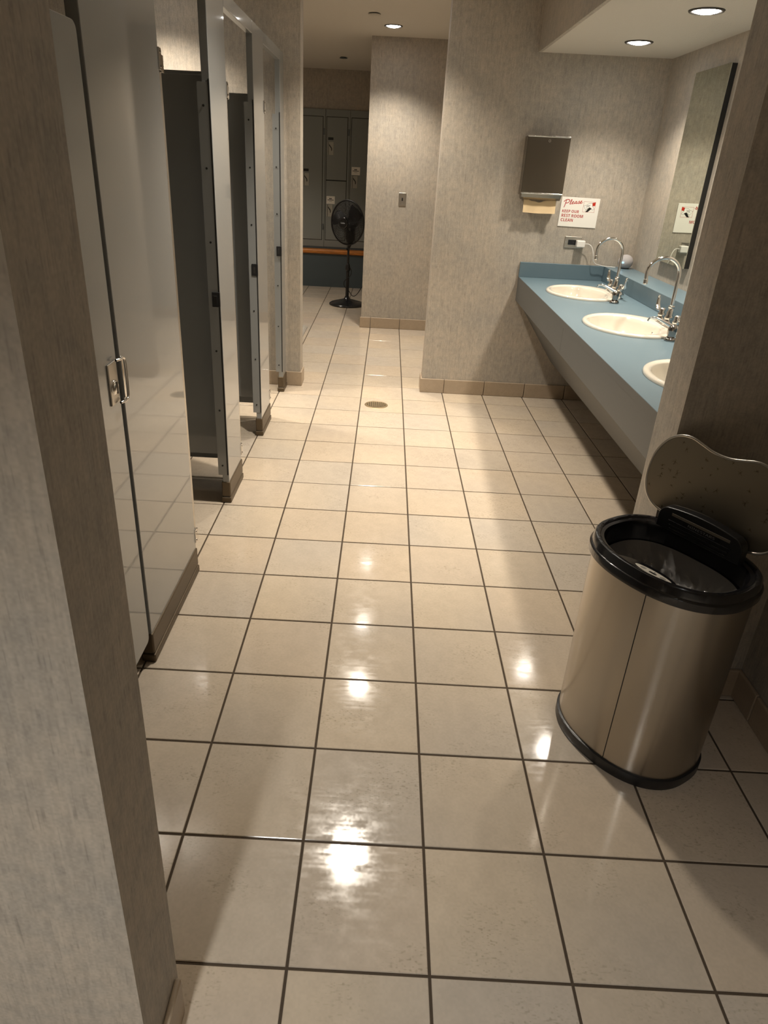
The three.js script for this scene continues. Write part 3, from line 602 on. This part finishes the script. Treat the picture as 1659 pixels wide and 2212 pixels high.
{
  const wood = texture(256, (u, v) => { const s = nStreak(v * 0.6, u * 0.5), k = 0.86 + 0.28 * s; return [196 * k, 122 * k, 52 * k]; }, true);
  const t = thing('bench', 'low slate-coloured bench with an orange wood edge in front of the lockers', 'bench');
  part('front_panel', box(-1.848, 0.204, 0, 0.43, -8.85, -8.83), M.slate, t);
  part('seat', rbox(-1.848, 0.204, 0.428, 0.484, -8.948, -8.803, 0.022, 4), std({ map: wood, roughness: 0.4 }), t, 'orange wood seat edge');
  part('rear_riser', box(-1.848, 0.204, 0.484, 0.51, -8.948, ZL), M.slate, t);
}

// ------------------------------------------------------------------ pedestal fan
{
  const t = thing('pedestal_fan', 'black pedestal fan standing in front of the lockers', 'fan', [-0.012, 0, -7.58]);
  part('base', lathe([[0, 0], [0.208, 0], [0.214, 0.008], [0.21, 0.018], [0.19, 0.03], [0.12, 0.05], [0.06, 0.066], [0.034, 0.078], [0.026, 0.1], [0, 0.1]], 48), M.blackGloss, t);
  part('lower_pole', at(cyl(0.021, 0.0185, 0.33, 18), 0, 0.255, 0), M.black, t);
  part('collar', at(lathe([[0.018, 0], [0.028, 0.004], [0.03, 0.02], [0.026, 0.055], [0.019, 0.075], [0.015, 0.08]], 20), 0, 0.395, 0), M.black, t);
  part('upper_pole', at(cyl(0.0135, 0.0125, 0.34, 16), 0, 0.6, 0), M.black, t);
  const head = new THREE.Group(); head.name = 'fan_head'; t.add(head); head.position.set(-0.02, 0.925, 0); head.rotation.y = -0.62;
  const R = 0.238;
  part('motor_housing', merge([at(lathe([[0, -0.13], [0.03, -0.125], [0.055, -0.1], [0.062, -0.06], [0.06, 0], [0, 0]], 24).rotateX(Math.PI / 2), 0, 0, -0.05), at(rbox(-0.022, 0.022, -0.2, -0.02, -0.13, -0.08, 0.01, 2), 0, 0, 0)]), M.black, head);
  part('neck', tube([[0, -0.2, -0.1], [0.0, -0.24, -0.06], [0.016, -0.29, 0.0]], 0.018, 16, 10), M.black, head);
  part('grille_rim', new THREE.TorusGeometry(R, 0.009, 10, 72), M.black, head);
  const dome = (r, s) => s * (0.012 + 0.062 * (1 - Math.pow(r / R, 2)));
  for (const [nm, s] of [['front_grille', 1], ['rear_grille', -1]]) {
    const w = [];
    for (let k = 0; k < 14; k++) { const r = 0.066 + k * 0.0122; w.push(at(new THREE.TorusGeometry(r, 0.0018, 5, 56), 0, 0, dome(r, s))); }
    for (let k = 0; k < 72; k++) { const a = k / 72 * Math.PI * 2, p = []; for (let q = 0; q <= 4; q++) { const r = 0.055 + (R - 0.055) * q / 4, aa = a + 0.12 * q / 4; p.push([Math.cos(aa) * r, Math.sin(aa) * r, q === 4 ? 0 : dome(r, s)]); } w.push(tube(p, 0.0015, 8, 4)); }
    part(nm, merge(w), M.black, head);
  }
  const badge = canvasTexture(256, 256, (c) => { c.fillStyle = '#0b0b0d'; c.fillRect(0, 0, 256, 256); c.fillStyle = '#b9bdc4'; c.font = 'bold 62px sans-serif'; c.textAlign = 'center'; c.fillText('Lasko', 128, 150); });
  part('hub_cap', at(lathe([[0, 0.012], [0.05, 0.01], [0.06, 0.004], [0.062, -0.004], [0, -0.004]], 32).rotateX(Math.PI / 2), 0, 0, 0.074), M.blackGloss, head);
  const disc = new THREE.CircleGeometry(0.046, 28); disc.translate(0, 0, 0.0868); part('hub_badge', disc, std({ map: badge, roughness: 0.4 }), head, 'round badge with pale lettering');
  for (let k = 0; k < 3; k++) {
    const pos = [], idx = [], N = 12, Mm = 8, a0 = k * 2.094 + 0.35;
    for (let i = 0; i <= N; i++) for (let j = 0; j <= Mm; j++) { const u = i / N, v = j / Mm, r = 0.03 + 0.185 * u, wdt = 0.5 + 0.55 * Math.sin(Math.PI * (0.2 + 0.65 * u)), a = a0 + (v - 0.35) * wdt + 0.35 * u; pos.push(Math.cos(a) * r, Math.sin(a) * r, (v - 0.5) * 0.055 + 0.012 * Math.sin(v * 3.1)); }
    for (let i = 0; i < N; i++) for (let j = 0; j < Mm; j++) { const a = i * (Mm + 1) + j; idx.push(a, a + Mm + 1, a + 1, a + 1, a + Mm + 1, a + Mm + 2); }
    const g = new THREE.BufferGeometry(); g.setAttribute('position', new THREE.BufferAttribute(new Float32Array(pos), 3)); g.setIndex(idx); g.computeVertexNormals();
    part('blade', g, std({ color: lin(0.008, 0.008, 0.009), roughness: 0.6, side: THREE.DoubleSide }), head);
  }
  single('fan_cord', tube([[0.012, 0.44, -7.552], [0.03, 0.40, -7.553], [0.024, 0.35, -7.55], [-0.018, 0.31, -7.552], [-0.05, 0.27, -7.556], [-0.046, 0.22, -7.553], [-0.01, 0.19, -7.55], [0.02, 0.155, -7.548], [0.05, 0.116, -7.545], [0.085, 0.115, -7.56], [0.12, 0.15, -7.575], [0.16, 0.215, -7.58], [0.2, 0.27, -7.6]], 0.0042, 90, 7), M.rubber, 'black cord wound round the fan pole and running to the wall', 'cord');
}

// ------------------------------------------------------------------ trash bin
{
  const A = 0.212, B = 0.165, N = 96;
  const outline = (o) => { const r = []; for (let i = 0; i <= N; i++) { const t = i / N * Math.PI * 2, c = Math.cos(t), s = Math.sin(t), p = s > 0 ? 2.2 : 2.65; r.push([(A + o) * Math.sign(c) * Math.pow(Math.abs(c), 2 / p), (B + o) * Math.sign(s) * Math.pow(Math.abs(s), 2 / p)]); } return r; };
  const loft = (levels, capTop, capBottom) => {
    const pos = [], uv = [], idx = []; let len = 0;
    levels.forEach(([y, o]) => { const q = outline(o); len = 0; q.forEach(([x, z], i) => { if (i) len += Math.hypot(x - q[i - 1][0], z - q[i - 1][1]); pos.push(x, y, z); uv.push(len, y); }); });
    for (let l = 0; l + 1 < levels.length; l++) for (let i = 0; i < N; i++) { const a = l * (N + 1) + i, b = a + N + 1; idx.push(a, b, a + 1, a + 1, b, b + 1); }
    const cap = (l, y, up) => { const c = pos.length / 3; pos.push(0, y, 0); uv.push(0, 0); for (let i = 0; i < N; i++) { const a = l * (N + 1) + i; up ? idx.push(c, a + 1, a) : idx.push(c, a, a + 1); } };
    if (capTop) cap(levels.length - 1, levels[levels.length - 1][0], true); if (capBottom) cap(0, levels[0][0], false);
    const g = new THREE.BufferGeometry(); g.setAttribute('position', new THREE.BufferAttribute(new Float32Array(pos), 3)); g.setAttribute('uv', new THREE.BufferAttribute(new Float32Array(uv), 2)); g.setIndex(idx);
    return toCreasedNormals(g, 0.7);
  };
  const t = thing('trash_bin', 'brushed stainless steel oval trash bin with black rim and raised lid', 'trash bin', [1.2422, 0, -0.7318], -0.993);
  part('base_band', loft([[0, -0.004], [0.0, 0.003], [0.006, 0.006], [0.036, 0.006], [0.038, 0.003], [0.039, -0.004]], true, true), M.black, t, 'black plastic base');
  const body = part('body', loft([[0.037, 0], [0.2, 0], [0.4, 0], [0.612, 0]]), M.binSteel, t);
  // upright seam in the steel wrap
  const sp = outline(0.0006), k = Math.round(N * 0.205), a = sp[k], b = sp[k + 1], nx = b[1] - a[1], nz = -(b[0] - a[0]);
  { const g = box(-0.0008, 0.0008, 0.04, 0.61, -0.0006, 0.0008); g.rotateY(Math.atan2(b[0] - a[0], b[1] - a[1]) + Math.PI / 2); g.translate((a[0] + b[0]) / 2, 0, (a[1] + b[1]) / 2); part('wrap_seam', g, M.rubber, body); }
  part('rim_ring', loft([[0.606, -0.002], [0.604, 0.006], [0.607, 0.0105], [0.628, 0.0115], [0.632, 0.0085], [0.633, 0.006], [0.65, 0.0045], [0.656, 0.0005], [0.6575, -0.006], [0.655, -0.0115], [0.651, -0.0135], [0.6495, -0.018], [0.648, -0.0225], [0.635, -0.026], [0.56, -0.03], [0.5, -0.034]]), M.blackGloss, t, 'glossy black plastic rim');
  part('inner_floor', loft([[0.1, -0.034], [0.5, -0.034]], false, true), M.black, t);
  // sensor shelf inside the front of the rim
  const sh = new THREE.Shape(); sh.moveTo(-0.1, -0.02); sh.quadraticCurveTo(0, 0.0, 0.075, -0.03); sh.quadraticCurveTo(0.06, -0.066, -0.01, -0.066); sh.quadraticCurveTo(-0.08, -0.066, -0.1, -0.02);
  const pod = new THREE.ExtrudeGeometry(sh, { depth: 0.02, bevelEnabled: true, bevelSize: 0.003, bevelThickness: 0.003, bevelSegments: 2, curveSegments: 16 }); pod.rotateX(Math.PI / 2); pod.scale(1, 1, 1); pod.rotateX(-0.2); pod.translate(0.03, 0.6485, 0.158);
  const podm = part('sensor_shelf', pod, M.blackGloss, t);
  const icons = canvasTexture(512, 160, (c) => {
    c.fillStyle = '#e8e4d8'; c.fillRect(0, 0, 512, 160); c.fillStyle = '#151515'; c.strokeStyle = '#2a2a2a'; c.lineWidth = 6;
    for (const x of [116, 396]) { c.beginPath(); c.ellipse(x, 80, 34, 30, 0, 0, 7); c.stroke(); c.beginPath(); c.ellipse(x, 80, 20, 17, 0, 0, 7); c.stroke(); c.fillRect(x - 12, 74, 24, 10); }
    c.beginPath(); c.roundRect(206, 66, 104, 46, 20); c.fill(); c.beginPath(); c.arc(258, 44, 12, 0, 7); c.fill();
  });
  const lab = new THREE.CircleGeometry(1, 40); lab.scale(0.054, 0.0165, 1); lab.rotateX(-Math.PI / 2); lab.translate(0, 0.0036, -0.031); lab.rotateX(-0.2); lab.translate(0.038, 0.6495, 0.159);
  part('sensor_label', lab, std({ map: icons, roughness: 0.5 }), podm, 'white oval label with touch symbols');
  // lid standing up behind the hinge
  const half = [[0, 0.902], [0.03, 0.9045], [0.062, 0.913], [0.095, 0.921], [0.125, 0.917], [0.155, 0.9], [0.178, 0.873], [0.196, 0.835], [0.204, 0.79], [0.202, 0.748], [0.188, 0.714], [0.162, 0.692], [0.12, 0.682], [0.06, 0.68], [0, 0.68]];
  const ring = [...half.map(([x, y]) => [-x, y]), ...half.slice(1, -1).reverse().map(([x, y]) => [x, y])];
  const crv = new THREE.CatmullRomCurve3(ring.map(([x, y]) => V(x, y, 0)), true, 'centripetal'), oc = crv.getPoints(120);
  const ls = new THREE.Shape(oc.map((q) => new THREE.Vector2(q.x, q.y)));
  const lid = part('lid', new THREE.ExtrudeGeometry(ls, { depth: 0.006, bevelEnabled: true, bevelSize: 0.002, bevelThickness: 0.002, bevelSegments: 2 }).translate(-0.012, 0, -0.136), M.lidSteel, t, 'raised stainless lid');
  part('lid_rim', new THREE.TubeGeometry(new THREE.CatmullRomCurve3(oc.slice(0, -1).map((q) => V(q.x - 0.012, q.y, -0.13)), true), 160, 0.0042, 8, true), M.steel, lid);
  // hinge block with raised bars
  const hs = new THREE.Shape(); hs.moveTo(-0.128, 0.655); hs.lineTo(-0.128, 0.69); hs.quadraticCurveTo(-0.122, 0.714, -0.1, 0.717); hs.quadraticCurveTo(0, 0.736, 0.1, 0.717); hs.quadraticCurveTo(0.118, 0.712, 0.122, 0.69); hs.lineTo(0.122, 0.655); hs.closePath();
  const hinge = part('hinge_block', new THREE.ExtrudeGeometry(hs, { depth: 0.022, bevelEnabled: true, bevelSize: 0.003, bevelThickness: 0.004, bevelSegments: 3, curveSegments: 12 }).translate(0, 0, -0.124), M.black, t, 'black lid hinge block');
  part('hinge_slot', box(-0.088, 0.088, 0.7, 0.7075, -0.1, -0.0968), std({ color: lin(0.16, 0.14, 0.115), roughness: 0.5 }), hinge);
  for (const [y, w] of [[0.684, 0.095], [0.672, 0.09], [0.662, 0.086]]) part('hinge_bar', rbox(-w, w, y - 0.0016, y + 0.0016, -0.099, -0.0955, 0.001, 1), M.blackGloss, hinge);
  const nameTex = canvasTexture(512, 64, (c) => { c.fillStyle = '#08080a'; c.fillRect(0, 0, 512, 64); c.fillStyle = '#8d8d92'; c.font = '50px sans-serif'; c.textAlign = 'center'; const s = 'NINESTARS'; c.save(); c.translate(256, 50); c.scale(1.5, 1); c.fillText(s, 0, 0); c.restore(); });
  const np = new THREE.PlaneGeometry(0.112, 0.0125); np.translate(0.006, 0.6925, -0.0973); part('maker_lettering', np, std({ map: nameTex, roughness: 0.4 }), hinge, 'pale maker lettering');

  // crinkled liner bag hanging in the bin
  const bag = thing('bin_liner', 'crinkled translucent plastic bag inside the trash bin', 'bag', [1.2422, 0, -0.7318], -0.993);
  const n1 = noiseGrid(29, 29), n2 = noiseGrid(83, 83), pos = [], idx = [], uv = [], RN = 34, SN = 120;
  for (let r = 0; r <= RN; r++) for (let i = 0; i <= SN; i++) {
    const f = r / RN, th = (i % SN) / SN * Math.PI * 2, c = Math.cos(th), s = Math.sin(th), p = s > 0 ? 2.2 : 2.65, o = -0.032 - 0.002;
    const rad = Math.max(0.001, f), x = (A + o) * Math.sign(c) * Math.pow(Math.abs(c), 2 / p) * rad, z = (B + o) * Math.sign(s) * Math.pow(Math.abs(s), 2 / p) * rad;
    const a1 = Math.abs(n1(x * 2.2 + 0.5, z * 2.2 + x * 1.3) - 0.5), a2 = Math.abs(n2(x * 2 + z * 1.4, z * 1.7 + 0.3) - 0.5);
    const kk = 1 - Math.pow(f, 7), y = 0.545 + 0.045 * Math.pow(f, 4) - 0.035 * (1 - f) - (0.07 * a1 + 0.05 * a2) * kk - 0.012 * kk;
    pos.push(x, y, z); uv.push(x * 4, z * 4);
  }
  for (let r = 0; r < RN; r++) for (let i = 0; i < SN; i++) { const q = r * (SN + 1) + i, w = q + SN + 1; idx.push(q, q + 1, w, q + 1, w + 1, w); }
  const g = new THREE.BufferGeometry(); g.setAttribute('position', new THREE.BufferAttribute(new Float32Array(pos), 3)); g.setAttribute('uv', new THREE.BufferAttribute(new Float32Array(uv), 2)); g.setIndex(idx); g.computeVertexNormals();
  part('bag_film', g, phys({ color: lin(0.32, 0.31, 0.3), roughness: 0.12, transmission: 0.3, thickness: 0, side: THREE.DoubleSide }), bag);
}

renderer.render(scene, camera);
